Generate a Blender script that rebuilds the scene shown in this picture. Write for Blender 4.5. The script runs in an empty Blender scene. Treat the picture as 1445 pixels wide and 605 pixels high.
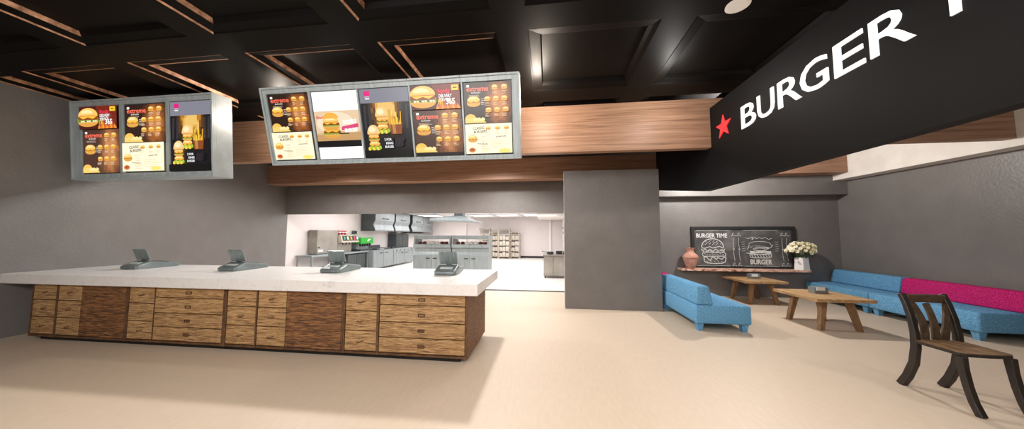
import bpy, bmesh, math, random
from mathutils import Vector, Matrix
random.seed(7)
S = bpy.context.scene
COL = S.collection
PI = math.pi

# ------------------------------------------------------------------ materials
def lin(h):
    h = h.lstrip('#')
    out = []
    for i in (0, 2, 4):
        c = int(h[i:i+2], 16) / 255
        out.append(c / 12.92 if c <= .04045 else ((c + .055) / 1.055) ** 2.4)
    return (*out, 1)
M = {}
def base(name, hexc, rough=.5, metal=0, spec=.5):
    m = bpy.data.materials.new(name); m.use_nodes = True
    b = m.node_tree.nodes['Principled BSDF']
    b.inputs['Base Color'].default_value = lin(hexc)
    b.inputs['Roughness'].default_value = rough
    b.inputs['Metallic'].default_value = metal
    b.inputs['Specular IOR Level'].default_value = spec
    M[name] = m
    return m, m.node_tree, b
def noisy(name, stops, scale=8, stretch=(1, 1, 1), detail=4, rough=.5, metal=0, bump=0, bscale=None, spec=.5, distort=0, nrough=.55):
    """noise -> colour ramp, optional fine bump"""
    m, t, b = base(name, stops[0][1], rough, metal, spec)
    n = t.nodes; l = t.links
    tc = n.new('ShaderNodeTexCoord'); mp = n.new('ShaderNodeMapping'); mp.inputs['Scale'].default_value = stretch
    nz = n.new('ShaderNodeTexNoise'); nz.inputs['Scale'].default_value = scale; nz.inputs['Detail'].default_value = detail
    nz.inputs['Roughness'].default_value = nrough; nz.inputs['Distortion'].default_value = distort
    cr = n.new('ShaderNodeValToRGB')
    while len(cr.color_ramp.elements) < len(stops): cr.color_ramp.elements.new(.5)
    for e, (p, h) in zip(cr.color_ramp.elements, stops): e.position = p; e.color = lin(h)
    l.new(tc.outputs['Object'], mp.inputs['Vector']); l.new(mp.outputs['Vector'], nz.inputs['Vector'])
    l.new(nz.outputs['Fac'], cr.inputs['Fac']); l.new(cr.outputs['Color'], b.inputs['Base Color'])
    if bump:
        nb = n.new('ShaderNodeTexNoise'); nb.inputs['Scale'].default_value = bscale or scale; nb.inputs['Detail'].default_value = 5
        l.new(mp.outputs['Vector'], nb.inputs['Vector'])
        bp = n.new('ShaderNodeBump'); bp.inputs['Strength'].default_value = bump; bp.inputs['Distance'].default_value = .02
        l.new(nb.outputs['Fac'], bp.inputs['Height']); l.new(bp.outputs['Normal'], b.inputs['Normal'])
    return m
def glow(hexc, s=1.0):
    s *= 1.12
    k = 'print_%s_%.2f' % (hexc, s)
    if k in M: return M[k]
    m, t, b = base(k, '#0a0a0a', .35)
    b.inputs['Emission Color'].default_value = lin(hexc)
    b.inputs['Emission Strength'].default_value = s
    return m

noisy('floor', [(.3, '#c9b6a2'), (.5, '#ccb9a5'), (.7, '#cfbda9')], 28, (1, .25, 1), 6, .5, spec=.35)
noisy('kfloor', [(.3, '#e4dfdb'), (.7, '#ece8e4')], 3, rough=.3)
noisy('wall', [(.3, '#6f6b69'), (.7, '#767270')], 3, rough=.42, bump=.25, bscale=26, spec=.5)
noisy('kwall', [(.3, '#dcd4d2'), (.7, '#e2dbd9')], 2, rough=.6)
noisy('blackceil', [(.35, '#070605'), (.6, '#0a0807'), (.75, '#120d0a')], 1.6, (1, 1, 1), 6, .5, spec=.07, bump=.04, bscale=5)
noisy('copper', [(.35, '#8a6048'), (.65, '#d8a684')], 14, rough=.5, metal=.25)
noisy('beamwood', [(.25, '#6b4e3d'), (.4, '#8f6c55'), (.55, '#a27d65'), (.75, '#b08b72')], 2.4, (.3, 4, 9), 9, .5, distort=.8, nrough=.6, spec=.4)
noisy('cabwood', [(.38, '#4e3726'), (.45, '#947049'), (.54, '#b38d60'), (.64, '#d2ae82')], 13, (.4, 3, 6), 12, .6, distort=.8, nrough=.72, bump=.25, bscale=9)
noisy('cabdark', [(.4, '#2e1d13'), (.47, '#64432a'), (.54, '#865a36'), (.62, '#ab7846')], 13, (.4, 3, 6), 12, .6, distort=.8, nrough=.72, bump=.25, bscale=9)
noisy('cabframe', [(.3, '#3d281a'), (.6, '#6b4a30'), (.75, '#7d5a3c')], 9, (1, 3, 2), 8, .6, nrough=.7)
noisy('marble', [(.34, '#d3cfcd'), (.44, '#e6e2e0'), (.7, '#ebe8e6')], 7, (1, 1, 1), 10, .3, distort=1.6, nrough=.7)
noisy('steel', [(.3, '#848c8e'), (.7, '#969ea0')], 3, (3, 3, .4), 3, .42, .25)
noisy('framesteel', [(.3, '#9aa4a8'), (.7, '#b7c0c3')], 4, (5, 1, .7), 5, .42, .1)
noisy('darksteel', [(.3, '#44494b'), (.7, '#555b5c')], 5, (5, 5, .5), 5, .45, .5)
noisy('agedsteel', [(.3, '#837e76'), (.5, '#8f8a82'), (.7, '#9a958c')], 3, (1, 1, 1), 7, .5, .2)
noisy('termgrey', [(.3, '#687274'), (.7, '#808a8a')], 6, (3, 1, 1), 4, .35, .35)
noisy('panelblack', [(.3, '#0e0e10'), (.7, '#121214')], 2, rough=.6, spec=.2)
noisy('bluefab', [(.3, '#4c80a8'), (.5, '#639bc4'), (.7, '#86b8da')], 75, detail=3, rough=.9, bump=.5, bscale=75, spec=.2)
noisy('pinkfab', [(.3, '#96104f'), (.5, '#bb1e67'), (.7, '#d83e83')], 75, detail=3, rough=.9, bump=.5, bscale=75, spec=.2)
noisy('tablewood', [(.28, '#765a3c'), (.45, '#a5825a'), (.6, '#bd9a70'), (.8, '#d0ae84')], 5, (4, .7, 4), 9, .55, distort=.7, nrough=.68, bump=.15)
noisy('legwood', [(.28, '#5f4530'), (.5, '#866646'), (.75, '#a5825c')], 8, (3, 3, .8), 8, .6, distort=.6, nrough=.7)
noisy('chairdark', [(.3, '#17120f'), (.6, '#2a211b'), (.8, '#3b2e25')], 8, (3, 3, .8), 7, .45, nrough=.7)
noisy('chairwood', [(.28, '#54402c'), (.5, '#7d6044'), (.75, '#9a7a56')], 6, (.8, 5, 3), 9, .5, distort=.5, nrough=.7)
noisy('chairrail', [(.28, '#33271d'), (.5, '#4d3b2b'), (.75, '#63503c')], 7, (2, 2, 2), 9, .5, nrough=.7)
noisy('terracotta', [(.3, '#a87462'), (.5, '#bd8a76'), (.7, '#c99c88')], 9, rough=.7, bump=.2)
noisy('shelfwood', [(.36, '#6e3f35'), (.42, '#bd8a76'), (.55, '#dcb7a2'), (.75, '#e8cdbc')], 5, (2.2, 3, 3), 4, .5, nrough=.6)
noisy('chalkslate', [(.3, '#3a3a3c'), (.5, '#4c4c4c'), (.72, '#757371')], 2.4, (1, 1, 1), 6, .8, distort=.6)
noisy('whitebeam', [(.3, '#d8d2cb'), (.7, '#e6e1da')], 3, rough=.6, bump=.05)
noisy('rackcream', [(.35, '#b9ac9a'), (.7, '#cfc4b4')], 12, rough=.6)
noisy('cartonmat', [(.35, '#a69e92'), (.5, '#c4bdb1'), (.7, '#dad5cc')], 14, (3, 3, 6), rough=.8)
base('black', '#060606', .6); base('slateframe', '#262628', .5); base('handle', '#25282a', .4)
base('white', '#f0eeec', .5); base('potwhite', '#ecebea', .35); base('chalk', '#d6d6d4', .9)
base('petal', '#faf4dc', .6); base('petalcore', '#f0e2b0', .6); base('leaf', '#3c5b34', .6); base('stem', '#4d6a3c', .6)
base('green', '#1fa02a', .4); base('red', '#b01c22', .4); base('yellow', '#caa02c', .5); base('bun', '#5b2a1b', .5)
base('teal', '#3c8f6c', .5); base('napkin', '#e4e6e8', .6); base('displayglass', '#c4cacb', .15); base('greybox', '#7f868b', .4, .3); base('stargloss', '#d9262e', .4)
def lamp_mat(name, hexc, s):
    m, t, b = base(name, hexc, .5); b.inputs['Emission Color'].default_value = lin(hexc); b.inputs['Emission Strength'].default_value = s
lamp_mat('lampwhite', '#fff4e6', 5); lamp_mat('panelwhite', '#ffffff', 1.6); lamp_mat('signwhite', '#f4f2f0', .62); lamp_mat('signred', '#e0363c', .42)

# ------------------------------------------------------------------ mesh helpers
class MB:
    def __init__(s, o=(0, 0, 0)):
        s.v = []; s.f = []; s.mi = []; s.mats = []; s.o = Vector(o)
    def m(s, mat):
        mat = M[mat] if isinstance(mat, str) else mat
        if mat not in s.mats: s.mats.append(mat)
        return s.mats.index(mat)
    def add(s, vs, fs, mat):
        k = len(s.v); i = s.m(mat)
        s.v += [tuple(Vector(p) - s.o) for p in vs]
        for f in fs: s.f.append([k + a for a in f]); s.mi.append(i)
        return s
    def box(s, x0, x1, y0, y1, z0, z1, mat):
        vs = [(x, y, z) for z in (z0, z1) for x, y in ((x0, y0), (x1, y0), (x1, y1), (x0, y1))]
        return s.add(vs, [(3, 2, 1, 0), (4, 5, 6, 7), (0, 1, 5, 4), (1, 2, 6, 5), (2, 3, 7, 6), (3, 0, 4, 7)], mat)
    def hexa(s, a, b, mat):
        """a, b: two quads (lists of 4 points), bottom and top"""
        return s.add(list(a) + list(b), [(3, 2, 1, 0), (4, 5, 6, 7), (0, 1, 5, 4), (1, 2, 6, 5), (2, 3, 7, 6), (3, 0, 4, 7)], mat)
    def prism(s, poly, ax, a, b, mat):
        """poly of 2D points in the plane normal to axis ax, swept from a to b"""
        def P(p, t): return {'x': (t, p[0], p[1]), 'y': (p[0], t, p[1]), 'z': (p[0], p[1], t)}[ax]
        n = len(poly); vs = [P(p, a) for p in poly] + [P(p, b) for p in poly]
        fs = [tuple(range(n))[::-1], tuple(range(n, 2 * n))] + [(i, (i + 1) % n, n + (i + 1) % n, n + i) for i in range(n)]
        return s.add(vs, fs, mat)
    def lathe(s, prof, c, mat, n=20):
        vs = []; fs = []
        for r, z in prof:
            for i in range(n):
                a = 2 * PI * i / n; vs.append((c[0] + r * math.cos(a), c[1] + r * math.sin(a), c[2] + z))
        for k in range(len(prof) - 1):
            for i in range(n):
                j = (i + 1) % n; fs.append((k * n + i, k * n + j, (k + 1) * n + j, (k + 1) * n + i))
        fs.append(tuple(range(n))[::-1]); fs.append(tuple(range((len(prof) - 1) * n, len(prof) * n)))
        return s.add(vs, fs, mat)
    def sweep(s, path, hw, hd, side, mat):
        """rectangular bar along path; side = direction of the width"""
        P = [Vector(p) for p in path]; sd = Vector(side).normalized(); n = len(P); vs = []
        for i, p in enumerate(P):
            t = (P[min(i + 1, n - 1)] - P[max(i - 1, 0)]).normalized()
            d = t.cross(sd).normalized(); w = hw[i] if isinstance(hw, (list, tuple)) else hw
            h = hd[i] if isinstance(hd, (list, tuple)) else hd
            vs += [p - sd * w - d * h, p + sd * w - d * h, p + sd * w + d * h, p - sd * w + d * h]
        fs = [(3, 2, 1, 0), tuple(range(4 * n - 4, 4 * n))]
        for i in range(n - 1):
            for k in range(4): fs.append((4 * i + k, 4 * i + (k + 1) % 4, 4 * i + 4 + (k + 1) % 4, 4 * i + 4 + k))
        return s.add(vs, fs, mat)
    def rod(s, a, b, r, mat, n=8):
        a = Vector(a); b = Vector(b); t = (b - a).normalized()
        u = t.orthogonal().normalized(); w = t.cross(u); vs = []
        for p in (a, b):
            for i in range(n):
                an = 2 * PI * i / n; vs.append(p + u * r * math.cos(an) + w * r * math.sin(an))
        return s.add(vs, [tuple(range(n))[::-1], tuple(range(n, 2 * n))] + [(i, (i + 1) % n, n + (i + 1) % n, n + i) for i in range(n)], mat)
    def build(s, name, parent=None, bevel=0, seg=2, smooth=False):
        me = bpy.data.meshes.new(name); me.from_pydata(s.v, [], s.f)
        for m in s.mats: me.materials.append(m)
        for p, i in zip(me.polygons, s.mi): p.material_index = i
        bm = bmesh.new(); bm.from_mesh(me)
        bmesh.ops.recalc_face_normals(bm, faces=bm.faces)
        if bevel:
            es = [e for e in bm.edges if len(e.link_faces) == 2 and e.calc_face_angle(0) > .5]
            bmesh.ops.bevel(bm, geom=es, offset=bevel, segments=seg, profile=.5, affect='EDGES', clamp_overlap=True)
        bm.to_mesh(me); bm.free()
        if smooth:
            for p in me.polygons: p.use_smooth = True
            me.set_sharp_from_angle(angle=math.radians(50))
        o = bpy.data.objects.new(name, me); COL.objects.link(o)
        if parent: o.parent = parent
        else: o.location = s.o
        return o
def tag(o, label, cat, group=None):
    o['label'] = label; o['category'] = cat
    if group: o['group'] = group
    return o
def thing(name, label, cat, loc=(0, 0, 0), group=None, rx=0):
    o = bpy.data.objects.new(name, None); COL.objects.link(o); o.empty_display_size = .1
    o.location = loc; o.rotation_euler = (rx, 0, 0)
    return tag(o, label, cat, group)
def struct(name, mb, bevel=0):
    o = mb.build(name, None, bevel); o['kind'] = 'structure'; return o
def dup(root, loc, label, group=None, flip=False):
    r = root.copy(); COL.objects.link(r); r.location = loc; r['label'] = label
    if group: r['group'] = group
    for ch in list(root.children):
        c = ch.copy(); COL.objects.link(c); c.parent = r
        for g in list(ch.children):
            d = g.copy(); COL.objects.link(d); d.parent = c
    return r
def text_geo(txt, size=1, bold=0, extrude=0):
    """verts, faces of a text of cap height = size, origin at left of the baseline"""
    cu = bpy.data.curves.new('text', 'FONT'); cu.body = txt; cu.offset = bold; cu.extrude = extrude; cu.resolution_u = 3
    ob = bpy.data.objects.new('text', cu); COL.objects.link(ob)
    bpy.context.view_layer.update()
    me = ob.evaluated_get(bpy.context.evaluated_depsgraph_get()).to_mesh()
    vs = [v.co.copy() for v in me.vertices]; fs = [tuple(p.vertices) for p in me.polygons]
    bpy.data.objects.remove(ob); bpy.data.curves.remove(cu)
    k = size / .729
    x0 = min(v.x for v in vs)
    return [Vector(((v.x - x0) * k, v.y * k, v.z)) for v in vs], fs

# ------------------------------------------------------------------ the room shell
XL, XR, YB, YF, ZC = -8.55, 7.57, 8.72, -4.5, 4.03
struct('floor', MB().box(XL - .2, XR + .2, YF - .2, 8.68, -.1, 0, 'floor'))
struct('floor_lounge', MB().box(1.0, XR + .2, 8.68, 8.9, -.1, 0, 'floor'))
struct('trim_1', MB().box(XL, 1.0, 8.68, 8.86, -.1, .004, 'black'))
struct('floor_kitchen', MB().box(-8.9, 1.2, 8.86, 21.2, -.1, 0, 'kfloor'))
struct('wall_left', MB().box(XL - .2, XL, YF - .2, 8.8, 0, 4.3, 'wall'))
struct('wall_right', MB().box(XR, XR + .2, YF - .2, YB + .1, 0, 4.3, 'wall'))
struct('wall_front', MB().box(XL, XR, YF - .2, YF, 0, 4.3, 'whitebeam'))
w = MB().box(XL, XR, YB, 8.8, 2.285, 4.3, 'wall'); w.box(.95, XR, YB, 8.8, 0, 2.285, 'wall')
struct('wall_back', w)
struct('wall_partition', MB().box(.372, 2.43, 6.80, 7.05, 0, 3.095, 'wall'))
# kitchen shell
struct('wall_kitchen_left', MB().box(-8.9, -8.7, 8.8, 21.0, 0, 3, 'kwall'))
struct('wall_kitchen_right', MB().box(.95, 1.15, 8.8, 21.0, 0, 3, 'kwall'))
w = MB().box(-8.7, .95, 20.82, 21.0, 0, 3, 'kwall'); w.box(-8.7, -5.78, 20.55, 20.82, 0, 3, 'kwall')
struct('wall_kitchen_back', w)
struct('trim_2', MB().box(-1.92, -.25, 20.79, 20.82, 0, .13, 'black'))
struct('trim_3', MB().box(.08, .2, 20.72, 20.82, 0, 2.8, 'white'))
w = MB().box(-8.9, 1.15, 8.8, 21.0, 2.8, 2.95, 'kwall')
struct('ceiling_kitchen', w)
w = MB()
for k in range(7): w.box(-8.7, .95, 9.6 + 1.75 * k, 9.64 + 1.75 * k, 2.785, 2.8, 'framesteel')
for k in range(6): w.box(-8.0 + 1.6 * k, -7.96 + 1.6 * k, 8.8, 20.82, 2.785, 2.8, 'framesteel')
struct('trim_4', w)
struct('trim_5', MB().box(-.6, .95, 16.0, 20.7, 2.62, 2.78, 'whitebeam'))
# black coffered ceiling
w = MB()
P, Wd = 1.865, 1.5
xs = [-7.69 + P * i for i in range(-1, 9)]; ys = [3.3 - P * i + .0 for i in range(-1, 5)]
def ring(a, b, za, zb, mat, four=None):
    (x0, x1, y0, y1), (u0, u1, v0, v1) = a, b
    A = [(x0, y0, za), (x1, y0, za), (x1, y1, za), (x0, y1, za)]; B = [(u0, v0, zb), (u1, v0, zb), (u1, v1, zb), (u0, v1, zb)]
    for i in range(4):
        w.add([A[i], A[(i + 1) % 4], B[(i + 1) % 4], B[i]], [(0, 1, 2, 3)], four[i] if four else mat)
x_prev = XL - .2
rects = []
for y0 in ys:
    for x0 in xs:
        r = (max(x0, XL), min(x0 + Wd, XR), y0, y0 + Wd)
        if r[1] - r[0] > .3: rects.append(r)
ring_rows = sorted(set((r[2], r[3]) for r in rects)); ring_cols = sorted(set((r[0], r[1]) for r in rects))
yy = YF - .2
for (a, b) in ring_rows + [(8.9, 8.9)]:
    w.add([(XL - .2, yy, ZC), (XR + .2, yy, ZC), (XR + .2, a, ZC), (XL - .2, a, ZC)], [(0, 1, 2, 3)], 'blackceil'); yy = b
for (a, b) in ring_rows:
    xx = XL - .2
    for (c, d) in ring_cols + [(XR + .2, XR + .2)]:
        if c > xx: w.add([(xx, a, ZC), (c, a, ZC), (c, b, ZC), (xx, b, ZC)], [(0, 1, 2, 3)], 'blackceil')
        xx = d
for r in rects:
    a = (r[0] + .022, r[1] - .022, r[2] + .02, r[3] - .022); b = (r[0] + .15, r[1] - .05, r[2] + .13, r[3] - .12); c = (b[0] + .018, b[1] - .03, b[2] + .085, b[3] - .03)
    lit = ['copper', 'blackceil', 'blackceil', 'copper'] if r[0] < -.4 else ['blackceil'] * 4     # copper near and left, black elsewhere: how light catches the edges, painted in
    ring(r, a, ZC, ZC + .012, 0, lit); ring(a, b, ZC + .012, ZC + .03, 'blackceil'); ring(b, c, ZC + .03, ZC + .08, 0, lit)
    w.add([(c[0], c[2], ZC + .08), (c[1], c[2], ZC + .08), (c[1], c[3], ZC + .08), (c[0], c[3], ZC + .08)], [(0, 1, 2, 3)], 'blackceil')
w.box(XL - .2, XR + .2, YF - .2, 8.9, 4.2, 4.3, 'blackceil')
struct('ceiling', w)
# wood beams, soffit, ledge
XS = 2.82
w = MB().box(XL, XS, 5.42, 5.57, 3.155, ZC, 'beamwood'); w.box(XS, XS + .14, 5.42, 5.57, 3.86, ZC, 'beamwood'); w.box(XS + .14, 7.24, 5.42, 5.57, 3.155, ZC, 'beamwood')
struct('trim_6', w)
struct('trim_7', MB().box(XL, 7.24, 8.03, 8.43, 3.17, 3.75, 'beamwood'))
struct('trim_8', MB().box(2.5, XR, 8.43, YB, 2.68, 3.2, 'wall'))
struct('trim_9', MB().box(7.245, XR, YF, 8.43, 3.03, 3.72, 'whitebeam'))

# ------------------------------------------------------------------ overhead sign
t = thing('hanging_sign', 'long black overhead sign panel with red star and white BURGER lettering', 'sign', (XS, 4, 2.44))
o = (XS, 4, 2.44)
w = MB(o).prism([(-1.2, 2.44), (5.75, 2.44), (8.02, 2.79), (8.02, 3.85), (-1.2, 3.85)], 'x', XS, XS + .13, 'panelblack')
w.build('panel', t)
for yy in (-.5, 1.2): MB(o).box(XS + .05, XS + .08, yy - .015, yy + .015, 3.85, ZC, 'darksteel').build('hanger', t)
def letter(ch, y_left, y_right, zb=3.178, zt=3.522):
    vs, fs = text_geo(ch, 1, .002)
    x1 = max(v.x for v in vs); h = max(v.y for v in vs); lo = min(v.y for v in vs)
    pts = []
    for d in (0.0, -.014):
        pts += [(XS + d - .001, y_left + (y_right - y_left) * v.x / x1, zb + (zt - zb) * v.y) for v in vs]
    n = len(vs); F = [f[::-1] for f in fs] + [tuple(n + a for a in f) for f in fs]
    cnt = {}
    for f in fs:
        for i in range(len(f)): e = (f[i], f[(i + 1) % len(f)]); cnt[e] = 1
    for (a, b) in list(cnt):
        if (b, a) not in cnt: F.append((a, b, n + b, n + a))
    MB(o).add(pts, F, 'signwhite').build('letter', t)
for ch, a, b in (('B', 4.585, 4.29), ('U', 4.25, 3.955), ('R', 3.893, 3.56), ('G', 3.57, 3.24), ('E', 3.175, 2.895), ('R', 2.848, 2.53),
                 ('T', 2.45, 2.16), ('I', 2.08, 2.03), ('M', 1.95, 1.60), ('E', 1.52, 1.25)):
    letter(ch, a, b)
cy, cz = 5.03, 3.385
st = [(cy + (.2 if k % 2 == 0 else .08) * math.sin(k * PI / 5) * 1.06, cz + (.195 if k % 2 == 0 else .078) * math.cos(k * PI / 5)) for k in range(10)]
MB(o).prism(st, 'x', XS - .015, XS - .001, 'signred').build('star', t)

# ------------------------------------------------------------------ posters
class Flat:
    """layers flat printed shapes on a board: origin, width, height in the board's x-z plane, front towards -y"""
    def __init__(s, mb, x0, x1, z0, z1, y, k=1.0):
        s.mb = mb; s.x0 = x0; s.w = x1 - x0; s.z0 = z0; s.h = z1 - z0; s.y = y; s.n = 0; s.k = k
    def P(s, u, v): return (s.x0 + u * s.w, s.y - s.n * .00035, s.z0 + v * s.w)      # both axes in units of width
    def poly(s, pts, hexc, k=1.0):
        s.n += 1; s.mb.add([s.P(*p) for p in pts], [tuple(range(len(pts)))], glow(hexc, k * s.k)); return s
    def rect(s, u0, u1, v0, v1, hexc, k=1.0): return s.poly([(u0, v0), (u1, v0), (u1, v1), (u0, v1)], hexc, k)
    def ell(s, u, v, a, b, hexc, t0=0, t1=360, n=18, k=1.0):
        return s.poly([(u + a * math.cos(math.radians(t0 + (t1 - t0) * i / n)), v + b * math.sin(math.radians(t0 + (t1 - t0) * i / n))) for i in range(n + (t1 - t0 < 360))], hexc, k)
    def field(s, u0, u1, v0, v1, nx, ny, fn, cols):
        s.n += 1
        for i in range(nx):
            for j in range(ny):
                a, b = u0 + (u1 - u0) * i / nx, u0 + (u1 - u0) * (i + 1) / nx; c, d = v0 + (v1 - v0) * j / ny, v0 + (v1 - v0) * (j + 1) / ny
                t = min(.999, max(0, fn((a + b) / 2, (c + d) / 2)))
                s.mb.add([s.P(a, c), s.P(b, c), s.P(b, d), s.P(a, d)], [(0, 1, 2, 3)], glow(cols[int(t * len(cols))], s.k))
    def text(s, txt, u, v, size, hexc, rot=0, wide=1, bold=.02, k=1.0):
        vs, fs = text_geo(txt, size, bold); s.n += 1; c, sn = math.cos(rot), math.sin(rot)
        s.mb.add([s.P(u + (p.x * wide * c - p.y * sn), v + (p.x * wide * sn + p.y * c)) for p in vs], fs, glow(hexc, k * s.k)); return s
    def burger(s, u, v, a, rich=False):
        b = a * .78; W = a / 2
        s.ell(u, v - b * .28, W, b * .24, '#e0a048', 180, 360)
        s.rect(u - W, u + W, v - b * .3, v - b * .18, '#e8b060')
        n = 14
        s.poly([(u - W * 1.06, v - b * .04)] + [(u - W * 1.06 + 2.12 * W * i / n, v - b * (.2 if i % 2 else .28)) for i in range(n + 1)] + [(u + W * 1.06, v - b * .04)], '#8ba83a' if rich else '#d09a3c')
        s.rect(u - W, u + W, v - b * .15, v + b * .02, '#8a4620' if rich else '#c07a34')
        s.poly([(u - W * 1.02, v + b * .08), (u - W * .5, v - b * .1), (u, v + b * .0), (u + W * .5, v - b * .1), (u + W * 1.02, v + b * .08)], '#ffc23a')
        if rich: s.rect(u - W * .9, u + W * .9, v + b * .05, v + b * .11, '#c8412a')
        s.ell(u, v + b * .08, W, b * .42, '#ffc468', 0, 180)
        s.ell(u - W * .12, v + b * .2, W * .62, b * .2, '#ffe8a8', 0, 180)
        return s
    def dashes(s, u, v, w, n, hexc, d=.028):
        for i in range(n): s.rect(u, u + w * random.uniform(.55, 1), v - i * d - .007, v - i * d + .003, hexc)
        return s
def extreme(F, b, h, warm):
    """the dark 'extreme' menu block between v = b and v = b + h"""
    F.rect(0, 1, b, b + h, '#3a241b' if warm else '#1d1412')
    ramp = ['#2e1c14', '#452818', '#5f361e', '#7c4724', '#98582b', '#b06a34', '#c47d42'] if not warm else ['#4a3026', '#5c3a2a', '#70462e', '#875534', '#9e653c', '#b37648', '#c48756']
    F.field(0.02, .995, b + .01, b + h - .01, 22, 18, lambda u, v: 1.15 * math.exp(-((u - .73) / .25) ** 2 - ((v - b - h * .5) / (h * .62)) ** 2 + .1 * math.sin(u * 25 + v * 17)) - .06, ramp)
    F.rect(.06, .12, b + h - .09, b + h - .045, '#f2efe9'); F.text('extreme', .06, b + h - .17, .098, '#ff7058', wide=1.0, bold=.022)
    F.text('BURGERS', .16, b + h - .215, .026, '#e8e0d8', wide=1.3); F.dashes(.1, b + h - .25, .36, 2, '#b8a898', .022)
    F.burger(.2, b + h * .55, .27); F.dashes(.36, b + h * .6, .1, 4, '#e8dccc', .035)
    F.ell(.12, b + .1, .12, .1, '#f2c15c', 0, 180); F.poly([(0, b + .015), (0, b + .1), (.1, b + .13), (.3, b + .12), (.4, b + .07), (.46, b + .015)], '#f6cf70')
    for i in range(9): F.ell(.2 + .026 * i, b + .075 + .012 * ((i * 5) % 3), .022, .03, '#ffe3a0', n=8)
    for r, (us, dv) in enumerate((((.66, .86), .14), ((.5, .68, .86), .41), ((.5, .68, .86), .68))):
        for u in us:
            v = b + h * (1 - dv); F.burger(u + .02 * (r == 2), v, .125); F.dashes(u - .05, v - .075, .11, 3, '#e6c8a8', .025)
def menu_a(F):
    H = F.h / F.w; e = H * .565
    F.rect(0, 1, 0, H, '#150f0e'); extreme(F, H - e, e, False)
    F.rect(.0, 1, .015, H - e - .012, '#fff4d2', 1.02)
    c = H - e
    F.text('CLASSIC', .17, c - .13, .055, '#3c352c', .06, .9); F.text('BURGERS', .19, c - .2, .055, '#3c352c', .06, .9)
    for u in (.5, .7, .89): F.burger(u, c - .1, .1); F.dashes(u - .05, c - .17, .1, 3, '#d8c8a8')
    F.burger(.16, c - .31, .19); F.dashes(.34, c - .27, .13, 4, '#d8c8a8', .035)
    F.text('SIGNATURE', .66, c - .3, .03, '#4a4036', .05); F.dashes(.55, c - .36, .4, 5, '#e0d0b0', .035)
    F.text('FAVOURITES', .26, c - .43, .028, '#4a4036', -.06); F.ell(.14, .09, .075, .05, '#d88848'); F.ell(.14, .095, .05, .03, '#b8522e')
    F.ell(.84, .06, .13, .045, '#f2e27a'); F.dashes(.34, .19, .2, 6, '#dcccac', .025)
def menu_b(F, strip):
    H = F.h / F.w; t = H * .34
    F.rect(0, 1, 0, H, '#0c0a0a'); extreme(F, strip, H - t - strip, True)
    F.rect(0, 1, H - t, H, '#4a1410'); F.poly([(.45, H), (.62, H - t), (1, H - t), (1, H)], '#7a2414', .9)
    for i in range(9): F.poly([(.5 + .055 * i, H - t), (.54 + .05 * i, H - t + .1 + .05 * (i * 7 % 4)), (.57 + .055 * i, H - t)], '#d8682a' if i % 2 else '#f0982e')
    F.burger(.25, H - t * .48, .52, True)
    for i in range(9): F.ell(.03 + .055 * i, H - t * .66, .024, .018, '#f2efdc' if i % 3 else '#4c5a24', n=8)
    F.poly([(.84, H - .03), (.98, H - .03), (.98, H - .13), (.84, H - .13)], '#f0c830'); F.rect(.87, .95, H - .09, H - .07, '#3a2a10')
    F.text('foodz', .57, H - .17, .08, '#f2304a', wide=.95, bold=.03)
    F.text('DELIVERY', .58, H - .25, .062, '#f4f2f0', wide=.72, bold=.03); F.text('SERVICE', .58, H - .325, .062, '#f4f2f0', wide=.72, bold=.03)
    F.text('18.', .56, H - t * .82, .095, '#f2b838', wide=.85); F.text('365', .72, H - t * .82, .11, '#f6f4f2', wide=.85, bold=.03)
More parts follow.
